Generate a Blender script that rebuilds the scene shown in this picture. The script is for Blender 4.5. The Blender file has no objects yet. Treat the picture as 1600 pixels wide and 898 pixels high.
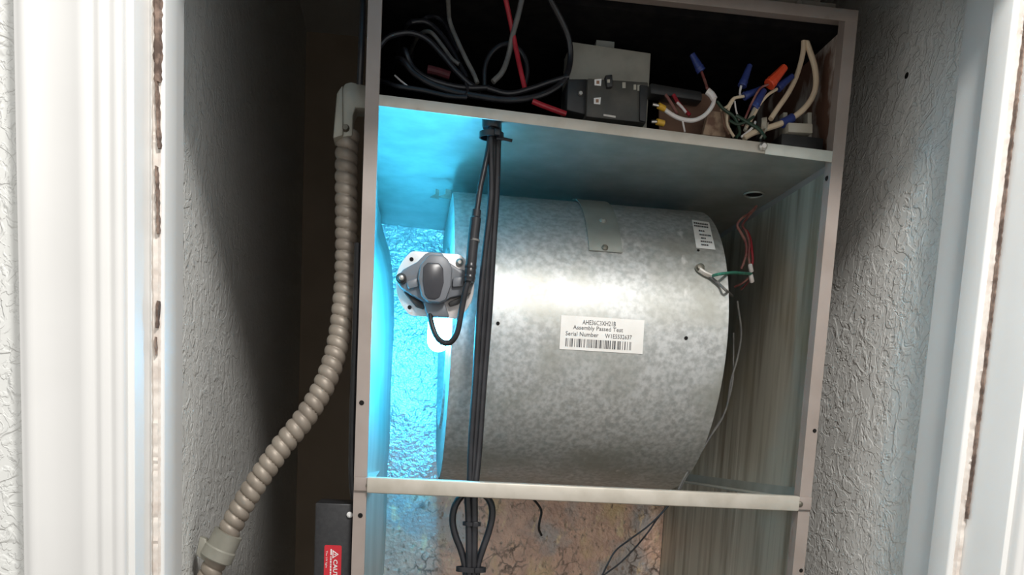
import bpy, bmesh, math, random
from mathutils import Vector, Matrix
random.seed(7)
S = bpy.context.scene
COL = S.collection

# ------------------------------------------------------------------ camera
ZC = 1.57                                   # eye height; heights below are given relative to it
F, PX, PY_ = 1299.56, 764.10, 851.09        # focal length and principal point of the cropped photo (px of 1600x898)
CAM = Vector((0.0522, -0.9482, ZC))
def _rot(yaw, pitch, roll):
    B = Matrix(((1, 0, 0), (0, 0, -1), (0, 1, 0)))
    cy, sy, cp, sp, cr, sr = math.cos(yaw), math.sin(yaw), math.cos(pitch), math.sin(pitch), math.cos(roll), math.sin(roll)
    Ry = Matrix(((cy, 0, sy), (0, 1, 0), (-sy, 0, cy)))
    Rp = Matrix(((1, 0, 0), (0, cp, -sp), (0, sp, cp)))
    Rr = Matrix(((cr, -sr, 0), (sr, cr, 0), (0, 0, 1)))
    return Rr @ Rp @ Ry @ B
RW = _rot(-0.10943, 0.12300, 0.04992)
cd = bpy.data.cameras.new('camera')
cam = bpy.data.objects.new('camera', cd)
COL.objects.link(cam)
m3 = Matrix((RW[0], -RW[1], -RW[2])).transposed()
cam.matrix_world = Matrix.Translation(CAM) @ m3.to_4x4()
cd.sensor_fit = 'HORIZONTAL'
cd.sensor_width = 36
cd.lens = F * 36 / 1600
cd.shift_x = (800 - PX) / 1600
cd.shift_y = (PY_ - 449) / 1600
cd.clip_start = 0.02
S.camera = cam

# ------------------------------------------------------------------ light
S.view_settings.view_transform = 'Standard'
S.view_settings.look = 'None'
S.view_settings.gamma = 1
S.view_settings.use_curve_mapping = False
S.view_settings.exposure = 0.0
w = bpy.data.worlds.new('world')
S.world = w
w.use_nodes = True
w.node_tree.nodes['Background'].inputs[0].default_value = (1.0, 0.985, 0.96, 1)
w.node_tree.nodes['Background'].inputs[1].default_value = 0.72
ld = bpy.data.lights.new('ceiling_lamp_light', 'AREA')
ld.shape = 'DISK'
ld.size = 0.22
ld.energy = 14.5
ld.color = (1.0, 0.97, 0.93)
lo = bpy.data.objects.new('ceiling_lamp_light', ld)
lo.location = (0.32, -0.95, 2.46)
lo.rotation_euler = (math.radians(25), 0, 0)
COL.objects.link(lo)

# ------------------------------------------------------------------ helpers
def at(x, y, Y):
    d = RW.transposed() @ Vector(((x - PX) / F, (y - PY_) / F, 1))
    return CAM + d * ((Y - CAM.y) / d.y)
def atX(x, y, X):
    d = RW.transposed() @ Vector(((x - PX) / F, (y - PY_) / F, 1))
    return CAM + d * ((X - CAM.x) / d.x)
DYC, DZC, DR = 0.267, ZC + 0.14, 0.197      # blower drum axis and radius
def drum(x, y, off=0.0):
    d = RW.transposed() @ Vector(((x - PX) / F, (y - PY_) / F, 1))
    R = DR + off
    oy, oz = CAM.y - DYC, CAM.z - DZC
    a = d.y * d.y + d.z * d.z; b = 2 * (oy * d.y + oz * d.z); c = oy * oy + oz * oz - R * R
    disc = b * b - 4 * a * c
    if disc < 0: disc = 0
    return CAM + d * ((-b - math.sqrt(disc)) / (2 * a))

def tag(o, label=None, cat=None, group=None, kind=None):
    if label: o['label'] = label
    if cat: o['category'] = cat
    if group: o['group'] = group
    if kind: o['kind'] = kind
    return o
def empty(name, loc, label, cat, group=None):
    o = bpy.data.objects.new(name, None)
    o.empty_display_size = 0.02
    o.location = loc
    COL.objects.link(o)
    return tag(o, label, cat, group)

class MB:
    def __init__(s): s.v = []; s.f = []
    def add(s, vs, fs):
        n = len(s.v)
        s.v += [Vector(p) for p in vs]
        s.f += [tuple(i + n for i in f) for f in fs]
        return s
    def box(s, lo, hi):
        (a, b, c), (d, e, f) = lo, hi
        return s.add([(a,b,c),(d,b,c),(d,e,c),(a,e,c),(a,b,f),(d,b,f),(d,e,f),(a,e,f)],
                     [(3,2,1,0),(4,5,6,7),(0,1,5,4),(1,2,6,5),(2,3,7,6),(3,0,4,7)])
    def prism(s, poly, vec):
        n = len(poly); vec = Vector(vec)
        vs = [Vector(p) for p in poly] + [Vector(p) + vec for p in poly]
        fs = [tuple(range(n)), tuple(range(2*n-1, n-1, -1))] + [(i, i+n, (i+1) % n + n, (i+1) % n) for i in range(n)]
        return s.add(vs, fs)
    def rings(s, R, cap=True, closed=False):
        n = len(R[0]); m = len(R)
        fs = []
        for j in range(m if closed else m - 1):
            k = (j + 1) % m
            for i in range(n):
                fs.append((j*n+i, j*n+(i+1) % n, k*n+(i+1) % n, k*n+i))
        if cap and not closed:
            fs.append(tuple(range(n-1, -1, -1))); fs.append(tuple((m-1)*n+i for i in range(n)))
        return s.add([p for r in R for p in r], fs)
    def tube(s, pts, r, seg=10, closed=False, step=None, rf=None, smooth=True):
        P = spline(pts, step or max(r * 1.2, 0.0025), closed) if smooth else [Vector(p) for p in pts]
        T = []
        n = len(P)
        for i in range(n):
            a = P[(i - 1) % n] if (closed or i > 0) else P[i]
            b = P[(i + 1) % n] if (closed or i < n - 1) else P[i]
            T.append((b - a).normalized())
        up = Vector((0, 0, 1)) if abs(T[0].z) < .9 else Vector((0, 1, 0))
        u = T[0].cross(up).normalized()
        R = []; L = 0.0
        for i in range(n):
            if i: L += (P[i] - P[i-1]).length
            u = (u - T[i] * u.dot(T[i])).normalized()
            v = T[i].cross(u)
            ring = []
            for k in range(seg):
                t = 2 * math.pi * k / seg
                rr = rf(L, t) if rf else r
                ring.append(P[i] + (u * math.cos(t) + v * math.sin(t)) * rr)
            R.append(ring)
        return s.rings(R, True, closed)
    def cyl(s, p0, p1, r0, r1=None, seg=16):
        p0, p1 = Vector(p0), Vector(p1); r1 = r0 if r1 is None else r1
        return s.lathe(p0, p1 - p0, [(0, r0), (1, r1)], seg)
    def lathe(s, p0, ax, prof, seg=20):
        p0, ax = Vector(p0), Vector(ax); T = ax.normalized()
        up = Vector((0, 0, 1)) if abs(T.z) < .9 else Vector((0, 1, 0))
        u = T.cross(up).normalized(); v = T.cross(u)
        R = [[p0 + ax * a + (u * math.cos(2*math.pi*k/seg) + v * math.sin(2*math.pi*k/seg)) * r for k in range(seg)] for a, r in prof]
        return s.rings(R)
    def grid(s, fn, nu, nv):
        vs = [fn(i / nu, j / nv) for j in range(nv + 1) for i in range(nu + 1)]
        fs = [(j*(nu+1)+i, j*(nu+1)+i+1, (j+1)*(nu+1)+i+1, (j+1)*(nu+1)+i) for j in range(nv) for i in range(nu)]
        return s.add(vs, fs)
    def build(s, name, mat, parent=None, bevel=0.0, sharp=35, thick=0.0, seg=2):
        me = bpy.data.meshes.new(name)
        me.from_pydata([tuple(p) for p in s.v], [], s.f)
        bm = bmesh.new(); bm.from_mesh(me)
        if thick:
            bmesh.ops.recalc_face_normals(bm, faces=bm.faces)
            bmesh.ops.solidify(bm, geom=bm.faces[:], thickness=thick)
        bmesh.ops.recalc_face_normals(bm, faces=bm.faces)
        if bevel:
            es = [e for e in bm.edges if len(e.link_faces) == 2 and e.calc_face_angle(0) > math.radians(30)]
            bmesh.ops.bevel(bm, geom=es, offset=bevel, segments=seg, affect='EDGES', profile=0.5, clamp_overlap=True)
        bm.to_mesh(me); bm.free()
        me.polygons.foreach_set('use_smooth', [True] * len(me.polygons))
        me.set_sharp_from_angle(angle=math.radians(sharp))
        me.materials.append(mat)
        o = bpy.data.objects.new(name, me)
        COL.objects.link(o)
        if parent:
            o.parent = parent
            p = parent; off = Vector((0, 0, 0))
            while p: off += p.location; p = p.parent
            o.location = -off if parent.parent is None else Vector((0, 0, 0))
        return o
def spline(pts, step, closed=False):
    P = [Vector(p) for p in pts]
    if len(P) == 2 and not closed:
        n = max(1, int((P[1]-P[0]).length / step))
        return [P[0].lerp(P[1], i / n) for i in range(n + 1)]
    out = []; n = len(P)
    for i in range(n if closed else n - 1):
        p1, p2 = P[i], P[(i+1) % n]
        p0 = P[(i-1) % n] if (closed or i > 0) else p1 * 2 - p2
        p3 = P[(i+2) % n] if (closed or i < n - 2) else p2 * 2 - p1
        k = max(2, int((p2 - p1).length / step))
        for j in range(k):
            t = j / k
            out.append(0.5 * ((2*p1) + (p2-p0)*t + (2*p0-5*p1+4*p2-p3)*t*t + (3*p1-p0-3*p2+p3)*t*t*t))
    if not closed: out.append(P[-1])
    return out
def text_geo(body, bold=False):
    c = bpy.data.curves.new('txt', 'FONT'); c.body = body; c.size = 1; c.resolution_u = 2
    if bold: c.offset = 0.02
    o = bpy.data.objects.new('txt', c); COL.objects.link(o)
    dg = bpy.context.evaluated_depsgraph_get()
    me = bpy.data.meshes.new_from_object(o.evaluated_get(dg))
    vs = [v.co.copy() for v in me.vertices]; fs = [tuple(p.vertices) for p in me.polygons]
    bpy.data.objects.remove(o); bpy.data.curves.remove(c); bpy.data.meshes.remove(me)
    x0 = min(v.x for v in vs); x1 = max(v.x for v in vs); y0 = min(v.y for v in vs); y1 = max(v.y for v in vs)
    return [((v.x-x0)/(x1-x0), (v.y-y0)/(y1-y0)) for v in vs], fs

# ------------------------------------------------------------------ materials
def mat(name, col, rough=0.5, metal=0.0, col2=None, nscale=20, ndetail=4, lo=0.4, hi=0.65, stretch=(1, 1, 1), bump=0.0, bscale=60, bdist=0.001, spec=0.5, rvar=0.0):
    m = bpy.data.materials.new(name); m.use_nodes = True
    nt = m.node_tree; b = nt.nodes['Principled BSDF']
    b.inputs['Base Color'].default_value = (*col, 1)
    b.inputs['Roughness'].default_value = rough
    b.inputs['Metallic'].default_value = metal
    b.inputs['Specular IOR Level'].default_value = spec
    tc = nt.nodes.new('ShaderNodeTexCoord')
    mp = nt.nodes.new('ShaderNodeMapping'); mp.inputs['Scale'].default_value = stretch
    nt.links.new(tc.outputs['Object'], mp.inputs[0])
    if col2:
        n = nt.nodes.new('ShaderNodeTexNoise'); n.inputs['Scale'].default_value = nscale; n.inputs['Detail'].default_value = ndetail
        r = nt.nodes.new('ShaderNodeValToRGB')
        r.color_ramp.elements[0].position = lo; r.color_ramp.elements[1].position = hi
        r.color_ramp.elements[0].color = (*col, 1); r.color_ramp.elements[1].color = (*col2, 1)
        nt.links.new(mp.outputs[0], n.inputs['Vector']); nt.links.new(n.outputs[0], r.inputs[0]); nt.links.new(r.outputs[0], b.inputs['Base Color'])
        m['ramp'] = r.name
        if rvar:
            mr = nt.nodes.new('ShaderNodeMapRange'); mr.inputs[3].default_value = rough - rvar; mr.inputs[4].default_value = rough + rvar
            nt.links.new(n.outputs[0], mr.inputs[0]); nt.links.new(mr.outputs[0], b.inputs['Roughness'])
    if bump:
        n2 = nt.nodes.new('ShaderNodeTexNoise'); n2.inputs['Scale'].default_value = bscale; n2.inputs['Detail'].default_value = 3
        bp = nt.nodes.new('ShaderNodeBump'); bp.inputs['Strength'].default_value = bump; bp.inputs['Distance'].default_value = bdist
        nt.links.new(mp.outputs[0], n2.inputs['Vector']); nt.links.new(n2.outputs[0], bp.inputs['Height']); nt.links.new(bp.outputs[0], b.inputs['Normal'])
    return m
def layer(m, col, nscale, lo, hi, stretch=(1, 1, 1), seed=0.0, detail=5):
    """mix one more noise-shaped stain over a material"""
    nt = m.node_tree; b = nt.nodes['Principled BSDF']
    src = b.inputs['Base Color'].links[0].from_socket if b.inputs['Base Color'].links else None
    tc = nt.nodes.new('ShaderNodeTexCoord'); mp = nt.nodes.new('ShaderNodeMapping')
    mp.inputs['Scale'].default_value = stretch; mp.inputs['Location'].default_value = (seed, seed * 1.7, seed * .6)
    n = nt.nodes.new('ShaderNodeTexNoise'); n.inputs['Scale'].default_value = nscale; n.inputs['Detail'].default_value = detail
    r = nt.nodes.new('ShaderNodeMapRange'); r.inputs[1].default_value = lo; r.inputs[2].default_value = hi
    mx = nt.nodes.new('ShaderNodeMix'); mx.data_type = 'RGBA'
    nt.links.new(tc.outputs['Object'], mp.inputs[0]); nt.links.new(mp.outputs[0], n.inputs['Vector']); nt.links.new(n.outputs[0], r.inputs[0])
    nt.links.new(r.outputs[0], mx.inputs[0])
    if src: nt.links.new(src, mx.inputs[6])
    else: mx.inputs[6].default_value = b.inputs['Base Color'].default_value
    mx.inputs[7].default_value = (*col, 1)
    nt.links.new(mx.outputs[2], b.inputs['Base Color'])
    return m

def knockdown(name, col):
    m = bpy.data.materials.new(name); m.use_nodes = True
    nt = m.node_tree; b = nt.nodes['Principled BSDF']
    b.inputs['Base Color'].default_value = (*col, 1); b.inputs['Roughness'].default_value = 0.6
    tc = nt.nodes.new('ShaderNodeTexCoord')
    n = nt.nodes.new('ShaderNodeTexNoise'); n.inputs['Scale'].default_value = 30; n.inputs['Detail'].default_value = 3; n.inputs['Distortion'].default_value = 1.4
    r = nt.nodes.new('ShaderNodeMapRange'); r.interpolation_type = 'SMOOTHSTEP'; r.inputs[1].default_value = .48; r.inputs[2].default_value = .54
    n2 = nt.nodes.new('ShaderNodeTexNoise'); n2.inputs['Scale'].default_value = 70; n2.inputs['Detail'].default_value = 3; n2.inputs['Distortion'].default_value = 2.0
    r2 = nt.nodes.new('ShaderNodeMapRange'); r2.interpolation_type = 'SMOOTHSTEP'; r2.inputs[1].default_value = .5; r2.inputs[2].default_value = .6
    ad = nt.nodes.new('ShaderNodeMath'); ad.operation = 'MULTIPLY_ADD'; ad.inputs[1].default_value = .6
    bp = nt.nodes.new('ShaderNodeBump'); bp.inputs['Strength'].default_value = 0.55; bp.inputs['Distance'].default_value = 0.0020
    for x in (n, n2): nt.links.new(tc.outputs['Object'], x.inputs['Vector'])
    nt.links.new(n.outputs[0], r.inputs[0]); nt.links.new(n2.outputs[0], r2.inputs[0])
    nt.links.new(r2.outputs[0], ad.inputs[0]); nt.links.new(r.outputs[0], ad.inputs[2])
    nt.links.new(ad.outputs[0], bp.inputs['Height']); nt.links.new(bp.outputs[0], b.inputs['Normal'])
    return m
M = {}
M['wall'] = knockdown('textured_wall_paint', (.80, .81, .785))
M['backwall'] = mat('bare_drywall', (.55, .45, .345), .85, col2=(.48, .39, .29), nscale=6)
M['ceil'] = mat('ceiling_paint', (.6, .6, .58), .8, col2=(.56, .56, .54), nscale=8)
M['floor'] = mat('floor_boards', (.30, .24, .18), .5, col2=(.24, .18, .13), nscale=5, stretch=(1, 8, 1))
M['trim'] = mat('white_gloss_paint', (.77, .77, .755), .48, col2=(.74, .74, .725), nscale=9, bump=.06, bscale=40)
M['caulk'] = mat('old_caulk', (.80, .74, .68), .7, col2=(.66, .58, .52), nscale=70, bump=.5, bscale=200)
M['crack'] = mat('exposed_wood_in_crack', (.11, .075, .06), .9, col2=(.28, .2, .16), nscale=120, bump=.8, bscale=250)
M['post'] = mat('taupe_enamel', (.36, .305, .275), .42, col2=(.30, .25, .22), nscale=14, bump=.05)
layer(M['post'], (.18, .12, .09), 30, .66, .74, (1, 1, .4), 3.1)
M['galv'] = mat('galvanised_steel', (.38, .39, .38), .48, .55, col2=(.57, .58, .57), nscale=150, ndetail=8, lo=.36, hi=.64, bump=.10, bscale=120, bdist=.0008, rvar=.12)
layer(M['galv'], (.34, .34, .30), 9, .52, .72, (1, 1, 1), 1.3)
layer(M['galv'], (.74, .74, .72), 48, .66, .76, (1, 1, .3), 5.2, 8)
M['shelf'] = mat('dull_galvanised_shelf', (.34, .35, .31), .5, .45, col2=(.44, .45, .41), nscale=30, lo=.35, hi=.7, bump=.05, bscale=20)
M['lip'] = mat('cream_grey_sheet_edge', (.58, .54, .47), .45, .25, col2=(.46, .42, .35), nscale=30, lo=.45, hi=.75, bump=.1, bscale=60)
layer(M['lip'], (.25, .2, .14), 40, .68, .78, (1, 1, 1), 2.0)
M['lip2'] = mat('pale_green_grey_sheet_edge', (.66, .68, .62), .4, .25, col2=(.56, .58, .52), nscale=30)
M['sidewall'] = mat('streaked_galvanised_side', (.54, .51, .42), .45, .4, col2=(.25, .21, .15), nscale=16, lo=.42, hi=.72, stretch=(1, 3.2, .28), rvar=.08)
layer(M['sidewall'], (.66, .63, .54), 26, .58, .76, (1, 3.5, .12), 4.4)
layer(M['sidewall'], (.42, .34, .18), 5, .55, .8, (1, 1, 1), 8.4)
M['liner'] = mat('green_grey_liner_sheet', (.44, .47, .42), .4, .3, col2=(.54, .57, .52), nscale=10, stretch=(1, 3, .3), bump=.1, bscale=12)
M['foil'] = mat('wrinkled_foil_facing', (.66, .67, .68), .3, .75, col2=(.54, .55, .56), nscale=40, bump=.8, bscale=150, bdist=.003)
M['oldfoil'] = mat('oxidised_foil_facing', (.90, .60, .46), .45, .25, col2=(.72, .47, .37), nscale=30, ndetail=9, bump=.9, bscale=140, bdist=.003, rvar=.1)
layer(M['oldfoil'], (.86, .62, .36), 22, .52, .66, (1, 1, .6), 6.6)
layer(M['oldfoil'], (.60, .53, .50), 9, .54, .64, (1, 1, 1), 2.7)
layer(M['oldfoil'], (.40, .27, .20), 120, .58, .68, (1, 1, .6), 9.1, 10)
layer(M['oldfoil'], (.95, .74, .50), 60, .60, .70, (1, 1, .5), 15.0, 10)
def crackle(m, col, scale, wid):
    nt = m.node_tree; b = nt.nodes['Principled BSDF']; src = b.inputs['Base Color'].links[0].from_socket
    tc = nt.nodes.new('ShaderNodeTexCoord'); n = nt.nodes.new('ShaderNodeTexNoise'); n.inputs['Scale'].default_value = 30; n.inputs['Detail'].default_value = 6
    ad = nt.nodes.new('ShaderNodeVectorMath'); ad.operation = 'MULTIPLY_ADD'; ad.inputs[1].default_value = (.05, .05, .05)
    v = nt.nodes.new('ShaderNodeTexVoronoi'); v.feature = 'DISTANCE_TO_EDGE'; v.inputs['Scale'].default_value = scale
    n2 = nt.nodes.new('ShaderNodeTexNoise'); n2.inputs['Scale'].default_value = 14; n2.inputs['Detail'].default_value = 4
    r = nt.nodes.new('ShaderNodeMapRange'); r.inputs[1].default_value = 0; r.inputs[2].default_value = wid; r.inputs[3].default_value = 1; r.inputs[4].default_value = 0
    r2 = nt.nodes.new('ShaderNodeMapRange'); r2.inputs[1].default_value = .45; r2.inputs[2].default_value = .62
    mu = nt.nodes.new('ShaderNodeMath'); mu.operation = 'MULTIPLY'
    mx = nt.nodes.new('ShaderNodeMix'); mx.data_type = 'RGBA'; mx.inputs[7].default_value = (*col, 1)
    L = nt.links.new
    L(tc.outputs['Object'], n.inputs['Vector']); L(n.outputs['Color'], ad.inputs[0]); L(tc.outputs['Object'], ad.inputs[2]); L(ad.outputs[0], v.inputs['Vector'])
    L(tc.outputs['Object'], n2.inputs['Vector']); L(v.outputs['Distance'], r.inputs[0]); L(n2.outputs[0], r2.inputs[0]); L(r.outputs[0], mu.inputs[0]); L(r2.outputs[0], mu.inputs[1])
    L(mu.outputs[0], mx.inputs[0]); L(src, mx.inputs[6]); L(mx.outputs[2], b.inputs['Base Color'])
crackle(M['oldfoil'], (.14, .10, .08), 42, .12)
layer(M['oldfoil'], (.12, .10, .09), 11, .66, .72, (1, 1, 1), 12.3, 10)
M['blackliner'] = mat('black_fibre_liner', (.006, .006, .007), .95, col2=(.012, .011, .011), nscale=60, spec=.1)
M['tabmat'] = mat('scorched_tan_fibre', (.52, .36, .24), .8, col2=(.22, .12, .08), nscale=60, lo=.45, hi=.6)
M['dusty'] = mat('dusty_black_breaker_plastic', (.05, .048, .042), .55, col2=(.085, .08, .068), nscale=35)
M['rust'] = mat('rusty_stained_steel', (.17, .085, .055), .7, .1, col2=(.62, .56, .50), nscale=38, lo=.5, hi=.64, stretch=(1, 1, .5))
M['dark'] = mat('dark_recess', (.012, .012, .012), .9, col2=(.02, .018, .016), nscale=50, spec=.1)
M['black'] = mat('black_rubber_jacket', (.012, .012, .015), .33, col2=(.022, .022, .026), nscale=50)
M['blackmatte'] = mat('black_moulded_plastic', (.02, .02, .021), .45, col2=(.032, .032, .032), nscale=60)
M['greycable'] = mat('grey_dusty_jacket', (.10, .10, .10), .5, col2=(.17, .165, .15), nscale=60)
M['boxblack'] = mat('black_powder_coat', (.018, .018, .02), .42, col2=(.026, .026, .028), nscale=200, bump=.1, bscale=300)
M['redlabel'] = mat('red_label', (.62, .015, .03), .4, col2=(.55, .012, .025), nscale=30)
M['white'] = mat('white_print', (.85, .85, .84), .5, col2=(.8, .8, .79), nscale=30)
M['paper'] = mat('white_paper_label', (.84, .83, .80), .55, col2=(.79, .77, .73), nscale=40)
M['ink'] = mat('black_ink', (.06, .06, .065), .6, col2=(.14, .13, .13), nscale=90)
M['screw'] = mat('zinc_screw', (.62, .6, .56), .35, .85, col2=(.5, .47, .43), nscale=80)
M['screwdark'] = mat('dirty_screw', (.16, .15, .12), .5, .6, col2=(.24, .22, .18), nscale=80)
M['conduit'] = mat('dusty_flexible_metal_conduit', (.37, .32, .265), .5, .3, col2=(.27, .23, .19), nscale=25, bump=.1, bscale=80)
M['fitting'] = mat('cast_zinc_fitting', (.40, .39, .335), .5, .3, col2=(.32, .31, .26), nscale=22, bump=.1, bscale=60)
M['plate'] = mat('off_white_metal_plate', (.72, .67, .64), .4, .1, col2=(.67, .62, .59), nscale=20)
M['lampgrey'] = mat('grey_lamp_plastic', (.17, .18, .20), .42, col2=(.14, .15, .165), nscale=30)
M['lampdark'] = mat('dark_smoked_window', (.035, .035, .042), .3, col2=(.05, .05, .055), nscale=30)
M['red'] = mat('red_wire_jacket', (.42, .02, .035), .45, col2=(.3, .012, .02), nscale=80)
M['darkred'] = mat('dull_dark_red_jacket', (.10, .012, .018), .7, col2=(.06, .01, .012), nscale=80)
M['pinkwire'] = mat('faded_red_wire_jacket', (.22, .06, .055), .5, col2=(.34, .16, .13), nscale=70)
M['whitewire'] = mat('white_wire_jacket', (.88, .85, .82), .45, col2=(.8, .72, .68), nscale=60)
M['tan'] = mat('cream_wire_jacket', (.86, .70, .50), .5, col2=(.76, .60, .42), nscale=40)
M['yellow'] = mat('yellow_crimp_sleeve', (.78, .45, .05), .4, col2=(.68, .38, .03), nscale=60)
M['blue'] = mat('blue_plastic', (.035, .06, .24), .4, col2=(.025, .04, .17), nscale=60)
M['orange'] = mat('orange_plastic', (.85, .09, .03), .4, col2=(.78, .075, .025), nscale=60)
M['green'] = mat('green_wire_jacket', (.03, .17, .11), .45, col2=(.05, .24, .17), nscale=60)
M['darkgreen'] = mat('dark_green_wire_jacket', (.02, .06, .035), .5, col2=(.03, .05, .03), nscale=60)
M['brown'] = mat('brown_fibre_board', (.30, .17, .11), .8, col2=(.20, .11, .075), nscale=30)
M['greymetal'] = mat('dusty_grey_relay_cover', (.46, .44, .37), .55, .15, col2=(.36, .34, .285), nscale=30)
M['cream'] = mat('cream_terminal_plastic', (.50, .46, .38), .5, col2=(.42, .38, .3), nscale=40)
M['duct'] = mat('grey_brown_duct_board', (.30, .26, .22), .7, .1, col2=(.22, .19, .155), nscale=20)
def glow():
    m = bpy.data.materials.new('glowing_ultraviolet_tube'); m.use_nodes = True
    b = m.node_tree.nodes['Principled BSDF']
    b.inputs['Base Color'].default_value = (.8, .95, 1, 1)
    b.inputs['Emission Color'].default_value = (.045, .55, 1.0, 1)
    b.inputs['Emission Strength'].default_value = 290
    return m
M['glow'] = glow()

# ------------------------------------------------------------------ the setting
JL, JR = -0.157, 0.590                      # door jamb faces
WL, WR, WB = -0.188, 0.615, 1.03            # closet walls
Y0, Y1 = -0.262, -0.118                     # door wall front and back
HEAD = ZC + 0.462
def struct(o): o['kind'] = 'structure'; return o
struct(MB().box((-2.2, -2.6, -.05), (2.6, WB + .1, 0)).build('floor', M['floor']))
struct(MB().box((WL - .1, Y0, 2.44), (WR + .1, WB + .1, 2.5)).build('ceiling', M['ceil']))
wl = struct(MB().box((WL - .09, Y1, 0), (WL, WB, 2.44)).build('wall_left', M['wall']))
wr = struct(MB().box((WR, Y1, 0), (WR + .09, WB, 2.44)).build('wall_right', M['wall']))
struct(MB().box((WL - .09, WB, 0), (WR + .09, WB + .09, 2.44)).build('wall_back', M['backwall']))
fw = MB()
for z0, poly in ((0, None),):
    fw.box((-2.2, Y0, 0), (JL - .019, Y1, 2.44)); fw.box((JR + .019, Y0, 0), (2.6, Y1, 2.44)); fw.box((JL - .019, Y0, HEAD + .019), (JR + .019, Y1, 2.44))
struct(fw.build('wall_front', M['wall']))
p = atX(1417, 118, WR)
MB().lathe(p + Vector((-.0006, 0, 0)), (.004, 0, 0), [(0, .0035), (1, .003)], 10).build('nail_hole', M['dark'], wr)
# jambs with their stops
def jamb(n, X, sgn, stop0, stop1):
    b = MB(); b.box((min(X, X - sgn*.019), Y0, 0), (max(X, X - sgn*.019), Y1, HEAD))
    j = struct(b.build(n, M['trim'], bevel=.0012))
    s = MB(); x2 = X + sgn * .012
    s.box((min(X, x2), stop0, 0), (max(X, x2), stop1, HEAD - .012)); s.build('door_stop', M['trim'], j, bevel=.0025, seg=3)
    return j
jl = jamb('trim_1', JL, 1, -.224, -.187)
jr = jamb('trim_2', JR, -1, -.207, -.176)
hj = struct(MB().box((JL, Y0, HEAD), (JR, Y1, HEAD + .019)).build('trim_3', M['trim'], bevel=.0012))
MB().box((JL, -.222, HEAD - .012), (JR, -.185, HEAD)).build('door_stop', M['trim'], hj, bevel=.0025)
# caulk line and crack where stop meets jamb
def rough_strip(name, pts, wid, matl, parent, dep=.0025, nrm=(0, -1, 0), jit=.5):
    b = MB(); P = spline(pts, .0028)
    R = []
    for q in P:
        a = wid * (1 + jit * random.uniform(-.6, .6)); n = Vector(nrm) * dep * random.uniform(.6, 1.2)
        R.append([q + Vector((-a, .0015, 0)), q + Vector((-a*.4, 0, 0)) + n, q + Vector((a*.5, 0, 0)) + n, q + Vector((a, .0015, 0))])
    return b.rings(R).build(name, matl, parent)
xl = JL + .0055
rough_strip('caulk_bead', [(xl, -.2245, ZC - .5), (xl, -.2245, ZC + .45)], .0042, M['caulk'], jl, jit=.15)
rough_strip('cracked_gap', [at(246, -5, -.2285), at(246, 60, -.2285), at(246, 128, -.2285)], .0032, M['crack'], jl, .002)
rough_strip('cracked_gap', [at(244, 128, -.2285), at(246, 160, -.2285), at(247, 200, -.2285), at(249, 232, -.2285)], .0017, M['crack'], jl, .002)
rough_strip('cracked_gap', [at(244, 260, -.2285), at(246, 310, -.2285), at(247, 365, -.2285)], .0015, M['crack'], jl, .002)
rough_strip('cracked_gap', [at(247, 470, -.2285), at(245, 512, -.2285)], .0016, M['crack'], jl, .002)
rough_strip('cracked_gap', [at(243, 526, -.2285), at(244, 555, -.2285)], .001, M['crack'], jl, .002)
xr = JR - .0022
rough_strip('caulk_bead', [(xr - .001, -.2075, ZC - .5), (xr - .001, -.2075, ZC + .45)], .0042, M['caulk'], jr, jit=.15)
g0 = pz = None
rough_strip('cracked_gap', [(xr, -.2125, ZC - .05), (xr + .0004, -.2125, ZC + .1), (xr - .0004, -.2125, ZC + .25), (xr, -.2125, ZC + .45)], .0012, M['crack'], jr, .0016)
# casings: moulded profile swept up
PROF = [(0, 0), (0, .009), (.003, .0115), (.007, .0115), (.0095, .0095), (.0125, .0095), (.0145, .0125), (.0185, .0125), (.021, .0105), (.0245, .0105), (.026, .012), (.034, .0125), (.036, .0115), (.052, .0118), (.066, .0135), (.068, .0155), (.0715, .0165), (.0745, .0165), (.0765, .0150), (.080, .0140), (.080, 0)]
PROF = [(u * .921, v) for u, v in PROF]
def casing(n, X, sgn):
    b = MB()
    R = [[Vector((X - sgn * u, Y0 - v, z)) for u, v in PROF] for z in (0, HEAD + .08)]
    return struct(b.rings(R).build(n, M['trim'], sharp=60))
casing('trim_4', JL - .005, 1)
casing('trim_5', JR + .005, -1)
b = MB(); R = [[Vector((x, Y0 - v, HEAD + .006 + u)) for u, v in PROF] for x in (JL - .005, JR + .005)]
struct(b.rings(R).build('trim_6', M['trim'], sharp=60))

# ------------------------------------------------------------------ air handler cabinet
CW, CD = 0.540, 0.545
ZT, ZB = ZC + 0.496, 0.0005
def shz(x): return ZC + 0.3615 - (x - .013) / .512 * .0150       # sagging shelf, top of lip
cab = empty('air_handler_cabinet', (CW/2, CD/2, ZB), 'tall taupe steel air handler cabinet with its front panels off', 'air handler')
IN = 0.0015
sp = MB().box((0, .001, ZB), (IN, CD, ZT)).build('side_panel', M['post'], cab)
sp2 = MB().box((CW - IN, .001, ZB), (CW, CD, ZT)).build('side_panel', M['post'], cab)
MB().box((IN, CD - IN, ZB), (CW - IN, CD, ZT)).build('back_panel', M['post'], cab)
MB().box((0, 0, ZT - .0015), (CW, CD, ZT)).build('top_panel', M['post'], cab)
MB().box((IN, .002, ZB), (CW - IN, CD - IN, ZB + .0015)).build('base_pan', M['shelf'], cab)
def post(s):
    b = MB(); f = .0145
    pr = [(0, -.001), (f, -.001), (f, .014), (f - .0012, .014), (f - .0012, .0005), (0, .0005)]
    R = [[Vector(((u if s > 0 else CW - u), v, z)) for u, v in pr] for z in (ZB, ZT - .0005)]
    return b.rings(R).build('corner_post', M['post'], cab, sharp=30)
pl, pr_ = post(1), post(-1)
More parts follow.
